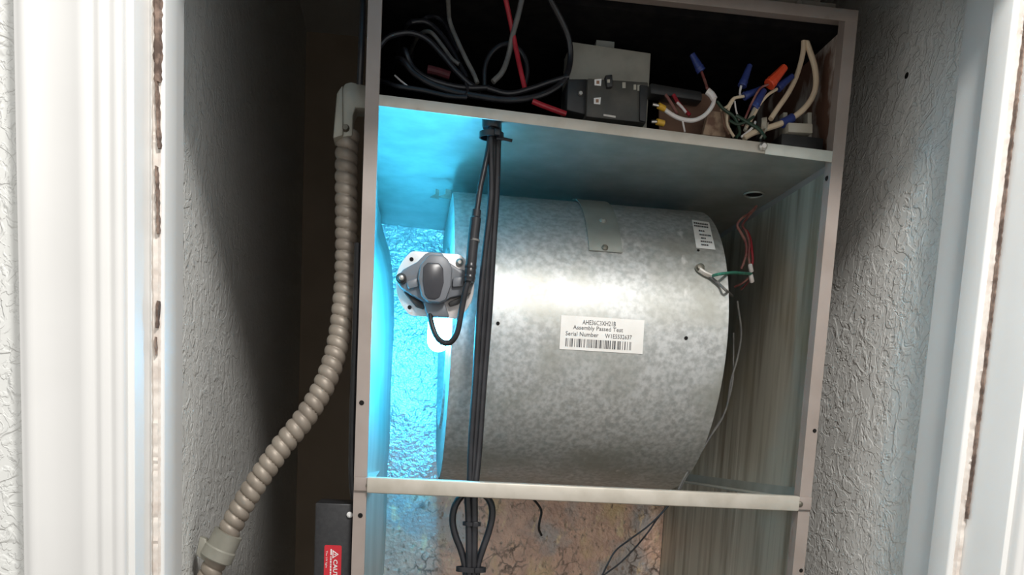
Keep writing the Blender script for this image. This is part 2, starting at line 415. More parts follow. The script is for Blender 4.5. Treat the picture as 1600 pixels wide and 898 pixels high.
for i, (x, y) in enumerate(((565, 629), (563, 805))):
    q = at(x, y, -.0012); MB().lathe(q, (0, -.0006, 0), [(0, .0028), (1, .0026)], 12).build('screw_hole', M['dark'], pl)
for i, (x, y) in enumerate(((1278, 673), (1253, 891))):
    q = at(x, y, -.0012); q.x = min(q.x, CW - .004); MB().lathe(q, (0, -.0006, 0), [(0, .0024), (1, .0022)], 12).build('screw_hole', M['dark'], pr_)
q = at(1296, 278, .004); MB().lathe(Vector((CW - .0150, .006, q.z)), (-.0012, 0, 0), [(0, .003), (1, .002)], 10).build('screw_hole', M['dark'], pr_)
tf = MB().box((0, -.0016, ZT - .012), (CW, .0, ZT + .0005)).build('top_flange', M['post'], cab, bevel=.0005)
# inner skins
MB().box((CW - IN - .0018, .015, ZB), (CW - IN, CD - .004, shz(.53) - .012)).build('side_skin', M['sidewall'], cab)
def skinL(u, v):
    Y = .0155 + u * (CD - .02); z = ZC - .95 + v * (shz(.02) - .011 - (ZC - .95)); r = z - ZC
    k = min(1, max(0, (Y - .1) / .25)); k = k * k * (3 - 2 * k)
    t = min(1, max(0, (.335 - r - .10 * max(0, 1 - (Y - .2) / .3)) / .16)); t = math.sqrt(max(0, 1 - (1 - t) ** 2))
    if r < -.03: t *= .92
    wob = .0015 * math.sin(Y * 31 + r * 17) * k
    return Vector((.004 + .026 * k * t + wob, Y, z))
MB().grid(skinL, 24, 60).build('insulation_liner', M['liner'], cab, thick=.0012)
def foilback(u, v):
    x = .004 + u * (CW - .008); z = ZC - .52 + v * (shz(x) - .003 - (ZC - .52))
    dy = .0010 * math.sin(x * 60 + 3 * math.sin(z * 23)) * math.sin(z * 41 + 2 * math.sin(x * 19)) + random.uniform(-.0007, .0007)
    return Vector((x, CD - .008 + dy, z))
zs = .5 + .0
def part_range(f, v0, v1): return lambda u, v: f(u, v0 + (v1 - v0) * v)
vr = (ZC - .102 - (ZC - .52)) / (shz(.3) - .012 - (ZC - .52))
MB().grid(part_range(foilback, vr, 1), 70, 50).build('foil_insulation', M['foil'], cab)
random.seed(11)
MB().grid(part_range(foilback, 0, vr), 70, 60).build('foil_insulation', M['oldfoil'], cab)
# wiring compartment: shelf, black lining
b = MB(); b.add([Vector((IN, 0.001, shz(IN) - .0015)), Vector((CW - IN, 0.001, shz(CW) - .0015)), Vector((CW - IN, CD - .002, shz(CW) - .0015)), Vector((IN, CD - .002, shz(IN) - .0015))], [(0, 1, 2, 3)])
shelf = b.build('shelf', M['shelf'], cab, thick=.0012)
def lip(x0, x1, m, name, y=0.0, h=.0115, dz=0):
    b = MB(); b.prism([Vector((x0, y, shz(x0) + dz)), Vector((x1, y, shz(x1) + dz)), Vector((x1, y, shz(x1) - h + dz)), Vector((x0, y, shz(x0) - h + dz))], (0, .0016, 0))
    return b.build(name, m, shelf, bevel=.0005)
lip(.0135, .448, M['lip'], 'front_lip', -.0003)
lip(.446, .5255, M['lip2'], 'front_lip', -.0016, .0120, -.0005)
q = at(1192, 229, -.002); MB().lathe(q, (0, -.004, 0), [(0, .0048), (.5, .0046), (1, .0026)], 14).build('screw', M['screw'], shelf)
hz = shz(.138) - .003
MB().lathe((.139, .024, hz + .0006), (0, 0, -.0012), [(0, .0115), (1, .0115)], 20).build('cable_hole', M['dark'], shelf)
MB().lathe((.505, .165, shz(.505) - .0022), (0, 0, -.0012), [(0, .011), (1, .011)], 20).build('cable_hole', M['dark'], shelf)
MB().tube([Vector((.505 + .0125*math.cos(a), .165 + .0125*math.sin(a), shz(.505) - .004)) for a in [i*math.pi/6 for i in range(12)]], .0014, 8, True).build('grommet', M['shelf'], shelf)
zc0 = shz(.3) + .006
lin = MB()
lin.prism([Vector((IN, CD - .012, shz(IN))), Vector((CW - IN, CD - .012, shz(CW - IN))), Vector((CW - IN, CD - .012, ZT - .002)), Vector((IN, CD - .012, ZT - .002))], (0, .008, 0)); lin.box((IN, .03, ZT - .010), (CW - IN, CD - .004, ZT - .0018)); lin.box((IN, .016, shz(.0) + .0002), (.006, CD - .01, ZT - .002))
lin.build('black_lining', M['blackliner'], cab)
MB().box((CW - IN - .004, .0145, shz(CW)), (CW - IN, CD - .012, ZT - .002)).build('rusty_side_skin', M['rust'], cab)
# bottom cross rail with bolted tabs
rz1, rz0 = ZC - .0455, ZC - .0635
rail = MB().box((.0145, -.0075, rz0), (.5235, .0125, rz1)).build('cross_rail', M['lip'], cab, bevel=.0022)
for x0, x1, px, py in ((.0003, .0175, 567, 757), (.5225, .5397, 1252, 786)):
    MB().box((x0, -.0040, rz0 + .002), (x1, -.0012, rz1 - .001)).build('rail_tab', M['post'], rail, bevel=.0006)
q = at(578, 757, -.0078); MB().lathe(Vector((.0165, -.0040, ZC - .055)), (0, -.0022, 0), [(0, .0032), (.6, .003), (1, .0015)], 12).build('bolt', M['screwdark'], rail)
MB().lathe(Vector((.5255, -.0040, ZC - .055)), (0, -.0022, 0), [(0, .0034), (.6, .003), (1, .0015)], 12).build('bolt', M['screwdark'], rail)
for sx in (0, 1):
    b = MB()
    if sx: b.box((CW - .030, .016, ZC - .0505), (CW - .0035, CD - .02, ZC - .049)); b.box((CW - .0045, .016, ZC - .0505), (CW - .0034, CD - .02, ZC - .037))
    else: b.box((.004, .016, ZC - .0505), (.022, CD - .02, ZC - .049))
    b.build('blower_slide', M['shelf'], cab)
# small brackets on the left rear of the shelf
for px, py, s in ((679, 303, .006), (694, 303, .009)):
    q = at(px, py, .235)
    MB().prism([q + Vector((-s, 0, -.004)), q + Vector((s, 0, -.006)), q + Vector((s, 0, .006)), q + Vector((s*.2, 0, .007)), q + Vector((s*.2, 0, 0))], (0, .003, 0)).build('clip', M['screwdark'], cab)

# duct on top of the cabinet
pln = empty('supply_plenum', (.27, .28, ZT), 'grey-brown sheet duct box sitting on top of the air handler cabinet', 'duct')
b = MB(); b.box((.03, .03, ZT + .0008), (.51, .52, 2.43)); b.build('duct_wall', M['duct'], pln, bevel=.002)
MB().box((.02, .012, ZT + .0008), (.52, .03, ZT + .012)).build('duct_flange', M['duct'], pln, bevel=.001)
MB().lathe((.475, .013, ZT + .007), (0, -.004, 0), [(0, .004), (1, .003)], 10).build('screw', M['screw'], pln)

# ------------------------------------------------------------------ blower
BX0, BX1 = .107, .448
blo = empty('blower_housing', ((BX0 + BX1)/2, DYC, DZC - DR), 'drum-shaped galvanised steel blower housing with a white barcode label', 'blower')
def dp(x, ang, off=0.0):
    return Vector((x, DYC - (DR + off) * math.cos(ang), DZC + (DR + off) * math.sin(ang)))
A0, A1 = math.radians(-205), math.radians(71)
N = 72
b = MB()
def wrap(u, v): return dp(BX0 + u * (BX1 - BX0), A0 + v * (A1 - A0))
b.grid(wrap, 2, N)
wrapper = b.build('wrapper', M['galv'], blo, sharp=50)
for X in (BX0 + .0006, BX1 - .0006):
    b = MB(); n = 64
    ri = .125
    vs = []; fs = []
    for i in range(n + 1):
        a = A0 + (A1 - A0) * i / n
        vs.append(dp(X, a, -.0015)); vs.append(Vector((X, DYC - ri * math.cos(a), DZC + ri * math.sin(a))))
    fs = [(2*i, 2*i+1, 2*i+3, 2*i+2) for i in range(n)]
    nn = len(vs)
    # panel closing up to the outlet at the top rear
    for i in range(13):
        a = A1 + (A0 + 2 * math.pi - A1) * i / 12
        vs.append(Vector((X, DYC - ri * math.cos(a), DZC + ri * math.sin(a))))
        k = i / 12
        top = dp(X, A1, -.0015).lerp(Vector((X, DYC + .19, DZC + .185)), min(1, k * 1.6)) if k < .625 else Vector((X, DYC + .19, DZC + .185)).lerp(dp(X, A0, -.0015), (k - .625) / .375)
        vs.append(top)
    fs += [(nn + 2*i, nn + 2*i + 2, nn + 2*i + 3, nn + 2*i + 1) for i in range(12)]
    b.add(vs, fs)
    side = b.build('side_plate', M['galv'], blo, thick=.001)
    s = -1 if X < .2 else 1
    R = [[Vector((X + s * dx, DYC - r * math.cos(t), DZC + r * math.sin(t))) for t in [2*math.pi*k/48 for k in range(48)]] for dx, r in ((.0, .126), (.004, .124), (.004, .119), (-.012, .108), (-.03, .104))]
    MB().rings(R, cap=False).build('inlet_ring', M['galv'], blo)
b = MB()
for k in range(40):
    t = 2 * math.pi * k / 40
    for dx0, dx1 in ((BX0 + .035, BX1 - .035),):
        p0 = Vector((dx0, DYC - .118 * math.cos(t), DZC + .118 * math.sin(t))); p1 = Vector((dx0, DYC - .100 * math.cos(t + .12), DZC + .100 * math.sin(t + .12)))
        e = Vector((dx1 - dx0, 0, 0)); b.add([p0, p1, p1 + e, p0 + e], [(0, 1, 2, 3)])
xm = (BX0 + BX1) / 2
b.add([Vector((xm, DYC - .118 * math.cos(2*math.pi*k/40), DZC + .118 * math.sin(2*math.pi*k/40))) for k in range(40)], [tuple(range(40))])
whl = b.build('blower_wheel', M['shelf'], blo, thick=.0008)
b = MB(); b.add([Vector((xm, DYC - r * math.cos(A0 + (A1 + .3 - A0) * k / 48), DZC + r * math.sin(A0 + (A1 + .3 - A0) * k / 48))) for k in range(49) for r in (.1185, .196 if k < 46 else .18)], [(2*k, 2*k+1, 2*k+3, 2*k+2) for k in range(48)])
b.build('light_block_ring', M['shelf'], blo)  # ring added inside the housing to stop tube light crossing it
b = MB(); b.lathe((BX1 - .02, DYC, DZC), (.075, 0, 0), [(0, .062), (.02, .065), (.9, .065), (1, .055), (1, .02), (1.1, .02)], 28); b.build('motor', M['blackmatte'], blo)
for t in (.3, 2.4, 4.5):
    b = MB(); c = Vector((BX1 + .02, DYC, DZC)); d = Vector((0, -math.cos(t), math.sin(t)))
    b.tube([c + d * .064, c + d * .10 + Vector((.006, 0, 0)), Vector((BX1 + .002, DYC, DZC)) + d * .14], .0035, 6); b.build('motor_mount_arm', M['shelf'], blo)
b = MB(); q = at(1152, 425, .20); b.box((BX1 + .0006, q.y - .01, q.z - .012), (BX1 + .026, q.y + .012, q.z + .012)); b.build('motor_mount_block', M['shelf'], blo, bevel=.002)
# strap from shelf down the drum
def quad_on_drum(c, off, nu, nv, name, m, parent, thick=.0):
    (x0, y0), (x1, y1), (x2, y2), (x3, y3) = c          # tl tr br bl
    def fn(u, v):
        px = (x0*(1-u) + x1*u) * (1-v) + (x3*(1-u) + x2*u) * v
        py = (y0*(1-u) + y1*u) * (1-v) + (y3*(1-u) + y2*u) * v
        return drum(px, py, off)
    return MB().grid(fn, nu, nv).build(name, m, parent, thick=thick)
def to_drum(c, u, v, off):
    (x0, y0), (x1, y1), (x2, y2), (x3, y3) = c
    return drum((x0*(1-u) + x1*u) * (1-v) + (x3*(1-u) + x2*u) * v, (y0*(1-u) + y1*u) * (1-v) + (y3*(1-u) + y2*u) * v, off)
st0 = drum(920, 392, .0); st1 = drum(972, 397, .0)
def strapf(u, v):
    x = st0.x + (st1.x - st0.x) * u
    a0 = math.asin((st0.z - DZC) / DR); a = a0 + (math.radians(78) - a0) * v
    q = dp(x, a, .0022 + .001 * v)
    q.z = min(q.z, shz(x) - .013)
    return q
strap = MB().grid(strapf, 3, 22).build('mounting_strap', M['shelf'], blo, thick=.0014)
for x, y, r, m in ((945, 387, .0042, 'screwdark'), (942, 345, .0046, 'shelf')):
    q = drum(x, y, .0026); n = Vector((0, q.y - DYC, q.z - DZC)).normalized()
    MB().lathe(q, n * .0032, [(0, r), (.5, r * .95), (1, r * .5)], 14).build('screw', M[m], strap)
for x, y, r in ((778, 505, .0022), (1072, 528, .0023), (1091, 391, .0018)):
    q = drum(x, y, .0003); n = Vector((0, q.y - DYC, q.z - DZC)).normalized()
    MB().lathe(q, n * .0004, [(0, r), (1, r)], 12).build('rivet_hole', M['dark'], wrapper)
# serial label
LC = ((877, 492), (1007, 500), (1004, 553), (874, 545))
lab = quad_on_drum(LC, .0006, 10, 8, 'serial_label', M['paper'], blo)
tag(lab, 'white serial label with a barcode')
def label_text(c, body, u0, u1, v0, v1, m, parent, off, name='printed_text', mp=to_drum):
    vs, fs = text_geo(body)
    b = MB(); b.add([mp(c, u0 + (u1 - u0) * x, v1 + (v0 - v1) * y, off) for x, y in vs], fs)
    return b.build(name, m, parent)
label_text(LC, 'AHE36C3XH21B', .26, .66, .10, .235, M['ink'], lab, .0010)
label_text(LC, 'Assembly Passed Test', .15, .75, .27, .43, M['ink'], lab, .0010)
label_text(LC, 'Serial Number', .065, .46, .46, .585, M['ink'], lab, .0010)
label_text(LC, 'W1E5532637', .54, .86, .47, .595, M['ink'], lab, .0010)
b = MB(); u = .07; random.seed(5)
while u < .86:
    wd = random.choice((.006, .006, .012, .018)); 
    b.add([to_drum(LC, u, .665, .001), to_drum(LC, u + wd, .665, .001), to_drum(LC, u + wd, .91, .001), to_drum(LC, u, .91, .001)], [(0, 1, 2, 3)])
    u += wd + random.choice((.006, .008, .012, .02))
b.build('barcode', M['ink'], lab)
LC2 = ((1081, 343), (1108, 347), (1118, 390), (1088, 387))
lab2 = quad_on_drum(LC2, .0006, 4, 6, 'wiring_label', M['paper'], blo)
tag(lab2, 'small cream label with lines of tiny print')
b = MB()
for v, u0, u1 in ((.1, .08, .85), (.2, .08, .9), (.36, .3, .6), (.5, .3, .85), (.62, .35, .6), (.74, .3, .9), (.86, .3, .65)):
    u = u0
    while u < u1:
        k = random.uniform(.05, .1); b.add([to_drum(LC2, u, v - .028, .001), to_drum(LC2, u + k, v - .028, .001), to_drum(LC2, u + k, v + .028, .001), to_drum(LC2, u, v + .028, .001)], [(0, 1, 2, 3)]); u += k + .025
b.build('printed_text', M['ink'], lab2)
# earthing screw with ring terminal
q = drum(1093, 420, .001); n = Vector((0, q.y - DYC, q.z - DZC)).normalized()
es = MB().lathe(q, n * .006, [(0, .0062), (.25, .0062), (.26, .0045), (.9, .0045), (1, .003)], 14).build('earth_screw', M['screwdark'], blo)

# ------------------------------------------------------------------ ultraviolet lamp on the blower
UY = .048
uv = empty('ultraviolet_lamp', at(680, 445, UY), 'grey ultraviolet lamp on a white round plate, glowing cyan below', 'lamp')
def pxprism(pts, Yf, Yb, name, m, parent, bevel=.0, seg=2, Yref=None):
    poly = [at(x, y, Yref if Yref is not None else UY) for x, y in pts]
    for v in poly: v.y = Yf
    return MB().prism(poly, (0, Yb - Yf, 0)).build(name, m, parent, bevel=bevel, seg=seg)
pc = at(680, 445, UY); pts = []
for k in range(64):
    t = 2 * math.pi * k / 64; x = .0455 * math.cos(t); z = .0455 * math.sin(t); z = max(-.0365, min(.0362, z))
    # tilt with the lamp's own slight lean
    pts.append(Vector((pc.x + x, UY, pc.z + z)))
plate = MB().prism(pts, (0, .0022, 0)).build('mounting_plate', M['plate'], uv, bevel=.0005)
for x, y in ((643, 405), (640, 480)):
    q = at(x, y, UY); MB().lathe(q + Vector((0, -.0002, 0)), (0, -.0003, 0), [(0, .0024), (1, .0024)], 12).build('plate_hole', M['dark'], plate)
q = at(718, 410, UY); MB().lathe(q, (0, -.004, 0), [(0, .0046), (.5, .0044), (1, .002)], 14).build('plate_screw', M['screw'], plate)
MB().box((pc.x + .018, UY + .0022, pc.z - .006), (pc.x + .026, .0755, pc.z + .010)).build('standoff_bracket', M['shelf'], uv)
body = pxprism([(620, 436), (630, 424), (652, 412), (664, 400), (671, 397), (690, 398), (696, 410), (716, 423), (736, 428), (740, 446), (726, 462), (703, 468), (690, 476), (662, 474), (640, 462), (624, 450)], UY - .014, UY, 'lamp_base', M['lampgrey'], uv, .0025)
ridge = pxprism([(656, 420), (664, 410), (671, 404), (690, 405), (698, 412), (705, 425), (703, 452), (695, 474), (686, 478), (668, 477), (658, 468), (652, 440)], UY - .026, UY - .012, 'lamp_head', M['lampgrey'], uv, .003)
pxprism([(660, 424), (667, 417), (685, 418), (691, 426), (692, 448), (686, 470), (679, 474), (668, 473), (662, 466), (659, 446)], UY - .0275, UY - .020, 'dark_window', M['lampdark'], uv, .002)
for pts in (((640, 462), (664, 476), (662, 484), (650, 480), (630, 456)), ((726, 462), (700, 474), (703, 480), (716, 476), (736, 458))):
    pxprism(pts, UY - .008, UY, 'shadowed_rib', M['blackmatte'], uv, .0012)  # black colour stands in for shade under the base's lower edges
for pts in (((634, 444), (652, 438), (655, 452), (638, 456)), ((706, 438), (724, 436), (722, 452), (705, 453))):
    pxprism(pts, UY - .019, UY - .012, 'side_lug', M['lampgrey'], uv, .002)
for x, y in ((627, 436), (733, 438)):
    q = at(x, y, UY - .014); k = MB().lathe(q, (0, -.008, 0), [(0, .0062), (.6, .006), (.7, .0045), (1, .004)], 16).build('thumb_screw', M['blackmatte'], uv)
    MB().lathe(q + Vector((0, -.008, 0)), (0, -.003, 0), [(0, .003), (.7, .0028), (1, .0012)], 12).build('screw_tip', M['screw'], uv)
pxprism([(660, 472), (694, 474), (702, 498), (668, 497)], UY - .012, UY, 'lamp_collar', M['lampgrey'], uv, .003)
ty, rr = .116, .0135
zt, zb = pc.z + .034, at(690, 550, ty).z
tx = min(at(688, 520, ty).x, BX0 - rr - .001); L = zt - zb
prof = [(rr / L * (1 - math.cos(math.pi/2*i/8)), rr * math.sin(math.pi/2*i/8) + .0001) for i in range(9)] + [(1 - rr / L * (1 - math.cos(math.pi/2*i/8)), rr * math.sin(math.pi/2*i/8) + .0001) for i in range(8, -1, -1)]
MB().lathe((tx, ty, zt), (0, 0, -L), prof, 24).build('glowing_tube', M['glow'], uv)
MB().box((tx - .006, UY + .0022, pc.z - .008), (tx + .006, ty - rr + .001, pc.z + .008)).build('tube_socket', M['blackmatte'], uv, bevel=.001)

# ------------------------------------------------------------------ cables: helper
def wire(name, pts, r, m, label, cat='cable', group=None, seg=10, step=None):
    P = [at(*p) if not isinstance(p, Vector) else p for p in pts]
    o = MB().tube(P, r, seg, step=step).build(name, M[m])
    return tag(o, label, cat, group)
def wired(name, pts, r, m, parent, seg=8):
    P = [at(*p) if not isinstance(p, Vector) else p for p in pts]
    return MB().tube(P, r, seg).build(name, M[m], parent)
# lamp cord with moulded connector
lc = empty('lamp_cord', at(733, 440, .02), 'glossy black lamp cord with a thick moulded connector, looping below the lamp', 'cord')
wired('cord', [(672, 478, UY - .004), (673, 500, UY - .012), (680, 522, .030), (690, 534, .026), (703, 535, .023), (714, 520, .020), (720, 490, .018), (727, 455, .016), (733, 436, .016)], .0034, 'black', lc, 12)
MB().tube([at(733, 440, .016), at(735, 420, .016), at(740, 370, .016), at(745, 328, .016)], .0062, 14, rf=lambda L, t: .0062 + (.0006 if L < .018 and int(L / .003) % 2 else 0) - (.0012 if L > .07 else 0), step=.0015).build('connector', M['black'], lc)
MB().tube([at(740.5, 377, .016), at(740.9, 374, .016)], .0066, 14).build('connector_ring', M['greycable'], lc)
wired('cord', [(745, 330, .016), (750, 295, .017), (757, 262, .018), (763, 232, .0205), (767, 205, .022), (768, 188, .024)], .0032, 'black', lc, 12)
G = 'black cables hanging in front of the blower'
cabs = (('hanging_cable', [(771, 190, .026), (770, 230, .026), (768, 300, .030), (762, 400, .034), (755, 500, .036), (748, 600, .034), (741, 700, .028), (736, 752, .022), (731, 775, .022), (732, 800, .022), (733, 840, .020), (733, 898, .018), (733, 920, .018)], .0042, 'left strand of the black cable bundle, running straight down to the lower zip tie'),
        ('hanging_cable', [(778, 190, .028), (777, 230, .030), (775, 300, .034), (769, 400, .038), (763, 500, .040), (755, 600, .037), (748, 700, .030), (743, 752, .023), (741, 775, .022), (741, 800, .022), (741, 840, .021), (740, 898, .020), (740, 920, .02)], .0044, 'right strand of the black cable bundle, the one nearest the barcode label'),
        ('hanging_cable', [(767, 192, .021), (767, 240, .021), (767, 310, .024), (757, 400, .027), (748, 500, .028), (742, 600, .027), (736, 690, .024), (734, 752, .0205)], .0036, 'thin front strand of the black cable bundle, ending behind the cross rail'))
for n, pts, r, l in cabs: wire(n, pts, r, 'black', l, 'cable', G, 12)
wire('looped_cable', [(735, 770, .030), (722, 774, .030), (711, 790, .030), (707, 812, .030), (711, 835, .028), (720, 858, .026), (726, 880, .024), (728, 898, .022), (728, 915, .022)], .0041, 'black', 'teardrop loop of black cable on the left, just below the cross rail', 'cable', None, 12)
wire('looped_cable', [(742, 770, .030), (757, 773, .030), (767, 786, .030), (769, 806, .030), (763, 832, .028), (754, 858, .026), (747, 880, .024), (745, 898, .022), (745, 915, .022)], .0041, 'black', 'teardrop loop of black cable on the right, just below the cross rail', 'cable', None, 12)
def ziptie(x, y, Y, rx, ry, label, tail=None, th=.0022):
    c = at(x, y, Y); e = empty('zip_tie', c, label, 'zip tie')
    ring = [c + Vector((rx * math.cos(t), ry * math.sin(t), 0)) for t in [2 * math.pi * k / 20 for k in range(20)]]
    b = MB()
    R = [[p + Vector((0, 0, -th)), p + (p - c).normalized() * .0013 + Vector((0, 0, -th)), p + (p - c).normalized() * .0013 + Vector((0, 0, th)), p + Vector((0, 0, th))] for p in ring]
    b.rings(R, closed=True).build('strap', M['black'], e)
    h = c + Vector((rx * .4, -ry - .002, 0)); MB().box(h - Vector((.003, .0025, .0032)), h + Vector((.003, .0015, .0032))).build('head', M['black'], e, bevel=.0006)
    if tail: MB().tube([at(*t) for t in tail], .0017, 6).build('tail', M['black'], e)
    return e
ziptie(768, 212, .0245, .0125, .0095, 'black zip tie around the cables just under the shelf hole', [(776, 216, .016), (787, 217, .015), (800, 220, .016)], .003)
ziptie(737, 818, .022, .0095, .0065, 'black zip tie between the two cable loops')
ziptie(736, 889, .0205, .0165, .0075, 'black zip tie gathering the loops at the bottom edge of the picture', None, .003)
# gland where the cables leave the shelf
b = MB().lathe(Vector((.1385, .0245, shz(.138) - .012)), (0, 0, .0105), [(0, .0095), (.2, .0105), (1, .0112)], 20)
tag(b.build('cable_gland', M['black']), 'black rubber gland where the cable bundle passes through the shelf', 'gland')

# ------------------------------------------------------------------ conduit on the left
cd_ = empty('flexible_conduit', at(345, 860, .06), 'dusty grey ribbed metal conduit curving down beside the cabinet', 'conduit')
path = [at(547, 205, .07), at(542, 230, .07), at(541, 300, .07), at(541, 400, .07), at(537, 470, .065), at(527, 540, .058), at(508, 598, .05), at(478, 650, .045), at(440, 698, .042), at(405, 748, .04), at(375, 796, .04), at(352, 842, .04)]
pit = .0126
def rib(L, t):
    f = (L / pit + t / (2 * math.pi)) % 1.0
    return .0094 + .0038 * math.sin(math.pi * f) ** .4
MB().tube(path, .012, 28, rf=rib, step=.0009).build('ribbed_tube', M['conduit'], cd_, sharp=75)
e0, e1 = at(352, 842, .04), at(340, 866, .04)
MB().lathe(e0 + (e0 - e1) * .45, (e1 - e0) * 1.75, [(0, .0128), (.02, .0165), (.55, .0168), (.6, .0185), (.95, .019), (1, .0172)], 24).build('coupling', M['fitting'], cd_)
q = at(318, 858, .035)
MB().prism([at(312, 838, .033), at(322, 842, .033), at(326, 868, .033), at(345, 880, .033), at(342, 886, .033), at(318, 876, .033), at(306, 866, .033)], (0, .012, 0)).build('coupling_ear', M['fitting'], cd_, bevel=.001)
MB().tube([at(338, 872, .04), at(330, 893, .042), at(318, 915, .045), at(302, 940, .05)], .012, 28, rf=rib, step=.0009).build('ribbed_tube', M['conduit'], cd_, sharp=75)
# elbow: cast body with a squared shoulder, its arm entering the cabinet side
def epx(pts, Yf, Yb, name, m, bev):
    poly = [at(x, y, .06) for x, y in pts]
    for v in poly: v.y = Yf; v.x = min(v.x, -.0004)
    MB().prism(poly, (0, Yb - Yf, 0)).build(name, m, cd_, bevel=bev)
epx([(531, 146), (540, 132), (549, 130), (580, 136), (580, 172), (556, 170), (552, 182), (551, 214), (534, 216), (534, 150)], .056, .084, 'elbow_body', M['fitting'], .003)
epx([(527, 150), (536, 136), (537, 215), (521, 220)], .052, .080, 'elbow_clamp', M['fitting'], .002)
MB().lathe(at(540, 200, .055), (0, -.004, 0), [(0, .0045), (1, .003)], 10).build('clamp_screw', M['screwdark'], cd_)
# black cable in the gap between conduit and cabinet
wire('gap_cable', [(553, 780, .03), (550, 740, .03), (551, 650, .03), (554, 560, .03), (557, 470, .03), (559, 380, .032)], .0040, 'black', 'black cable rising from the power box beside the left corner post')
wire('gap_cable', [(567, 0, .03), (566, 40, .03), (564, 90, .032), (562, 132, .04)], .0035, 'black', 'black cable at the upper left corner post, above the conduit elbow')
# ------------------------------------------------------------------ black power box with red label
BZ = at(520, 786, .012).z
bx0 = at(493, 786, .012).x
bxE = empty('power_supply_box', (-.02, .05, BZ - .2), 'black metal power box with a red caution label, fixed to the cabinet side', 'power box')
box = MB().box((bx0, .012, BZ - .2), (-.0008, .075, BZ)).build('box_body', M['boxblack'], bxE, bevel=.0018)
q = at(547, 804, .0115); q.x = -.0042
MB().lathe(q, (0, -.003, 0), [(0, .0036), (.6, .0034), (1, .0018)], 12).build('screw', M['white'], bxE)
l0 = at(507, 851, .0115); l1 = at(534, 851, .0115)
def roundrect(x0, x1, z0, z1, r, Y):
    P = []
    for cx, cz, a in ((x1 - r, z1 - r, 0), (x0 + r, z1 - r, 90), (x0 + r, z0 + r, 180), (x1 - r, z0 + r, 270)):
        for k in range(5):
            t = math.radians(a + 22.5 * k); P.append(Vector((cx + r * math.cos(t), Y, cz + r * math.sin(t))))
    return P
lx0, lx1, lz1 = l0.x, l1.x, l0.z; lz0 = lz1 - .09
rl = MB().prism(roundrect(lx0, lx1, lz0, lz1, .002, .0114), (0, .0004, 0)).build('caution_label', M['redlabel'], bxE)
tag(rl, 'red caution label with white print')
W_ = lx1 - lx0
def flat_text(body, cu, hh, z_top, length, bold=False):
    vs, fs = text_geo(body, bold)
    b = MB(); b.add([Vector((lx0 + W_ * (cu - hh/2 + hh * y), .0111, z_top - length * x)) for x, y in vs], fs)
    return b.build('printed_text', M['white'], rl)
flat_text('CAUTION', .66, .25, lz1 - .0165, .034, True)
flat_text('The UV light', .13, .13, lz1 - .0065, .020)
flat_text('!', .63, .2, lz1 - .0105, .002, True) if False else None
def tri(cu, w, z0, h, Y):  # apex towards +x
    return [Vector((lx0 + W_ * (cu + w/2), Y, z0 - h/2)), Vector((lx0 + W_ * (cu - w/2), Y, z0)), Vector((lx0 + W_ * (cu - w/2), Y, z0 - h))]
MB().prism(tri(.66, .36, lz1 - .0055, .0098, .0112), (0, .0001, 0)).build('warning_triangle', M['white'], rl)
MB().prism(tri(.645, .22, lz1 - .0075, .0058, .0110), (0, .0001, 0)).build('warning_triangle', M['redlabel'], rl)
MB().box((lx0 + W_ * .585, .0108, lz1 - .0108), (lx0 + W_ * .70, .0109, lz1 - .0100)).build('exclamation_mark', M['white'], rl)
MB().box((lx0 + W_ * .36, .0111, lz1 - .0115), (lx0 + W_ * .44, .0112, lz1 - .0045)).build('white_bar', M['white'], rl)
flat_text('UV', .36, .1, lz1 - .0125, .003) if False else None
b = MB(); z = lz1 - .0130
while z > lz0 + .006:
    k = random.uniform(.0012, .003); b.add([Vector((lx0 + W_ * .35, .0111, z)), Vector((lx0 + W_ * .43, .0111, z)), Vector((lx0 + W_ * .43, .0111, z - k)), Vector((lx0 + W_ * .35, .0111, z - k))], [(0, 1, 2, 3)]); z -= k + .0008
b.build('small_print', M['white'], rl)

# ------------------------------------------------------------------ wiring compartment: big parts
def shelf_at(x, y, Y): return at(x, y, Y)
gb = empty('relay_box', Vector((.30, .075, shz(.30))), 'dusty grey sheet-metal relay box behind the black breaker', 'relay box')
poly = [at(893, 65, .082), at(1017, 83, .082), at(1014, 160, .082), at(887, 150, .082)]
poly[2].z = shz(poly[2].x) + .0002; poly[3].z = shz(poly[3].x) + .0002
MB().prism(poly, (0, .045, 0)).build('box_cover', M['greymetal'], gb, bevel=.001)
q = at(943, 71, .10); MB().box((q.x - .01, .095, q.z - .006), (q.x + .012, .11, q.z + .003)).build('top_tab', M['shelf'], gb)
br = empty('circuit_breaker', Vector((.28, .03, shz(.28))), 'black circuit breaker block with two small white stickers, on the shelf edge', 'circuit breaker')
BYf = .022
poly = [at(918, 122, BYf), at(1013, 128, BYf), at(1010, 192, BYf), at(916, 182, BYf)]
for k in (2, 3): poly[k].z = max(shz(poly[k].x) + .0001, poly[k].z)
MB().prism(poly, (0, .045, 0)).build('breaker_body', M['dusty'], br, bevel=.0015)
MB().prism([at(887, 122, BYf + .006), at(920, 122, BYf + .006), at(918, 180, BYf + .006), at(885, 172, BYf + .006)], (0, .035, 0)).build('line_terminal_block', M['blackmatte'], br, bevel=.003)
MB().prism([at(1000, 132, BYf - .003), at(1013, 134, BYf - .003), at(1009, 190, BYf - .003), at(1000, 188, BYf - .003)], (0, .0035, 0)).build('end_cap', M['blackmatte'], br, bevel=.0008)
MB().prism([at(946, 117, BYf - .006), at(957, 116, BYf - .006), at(958, 135, BYf - .006), at(949, 136, BYf - .006)], (0, .008, 0)).build('toggle', M['blackmatte'], br, bevel=.001)
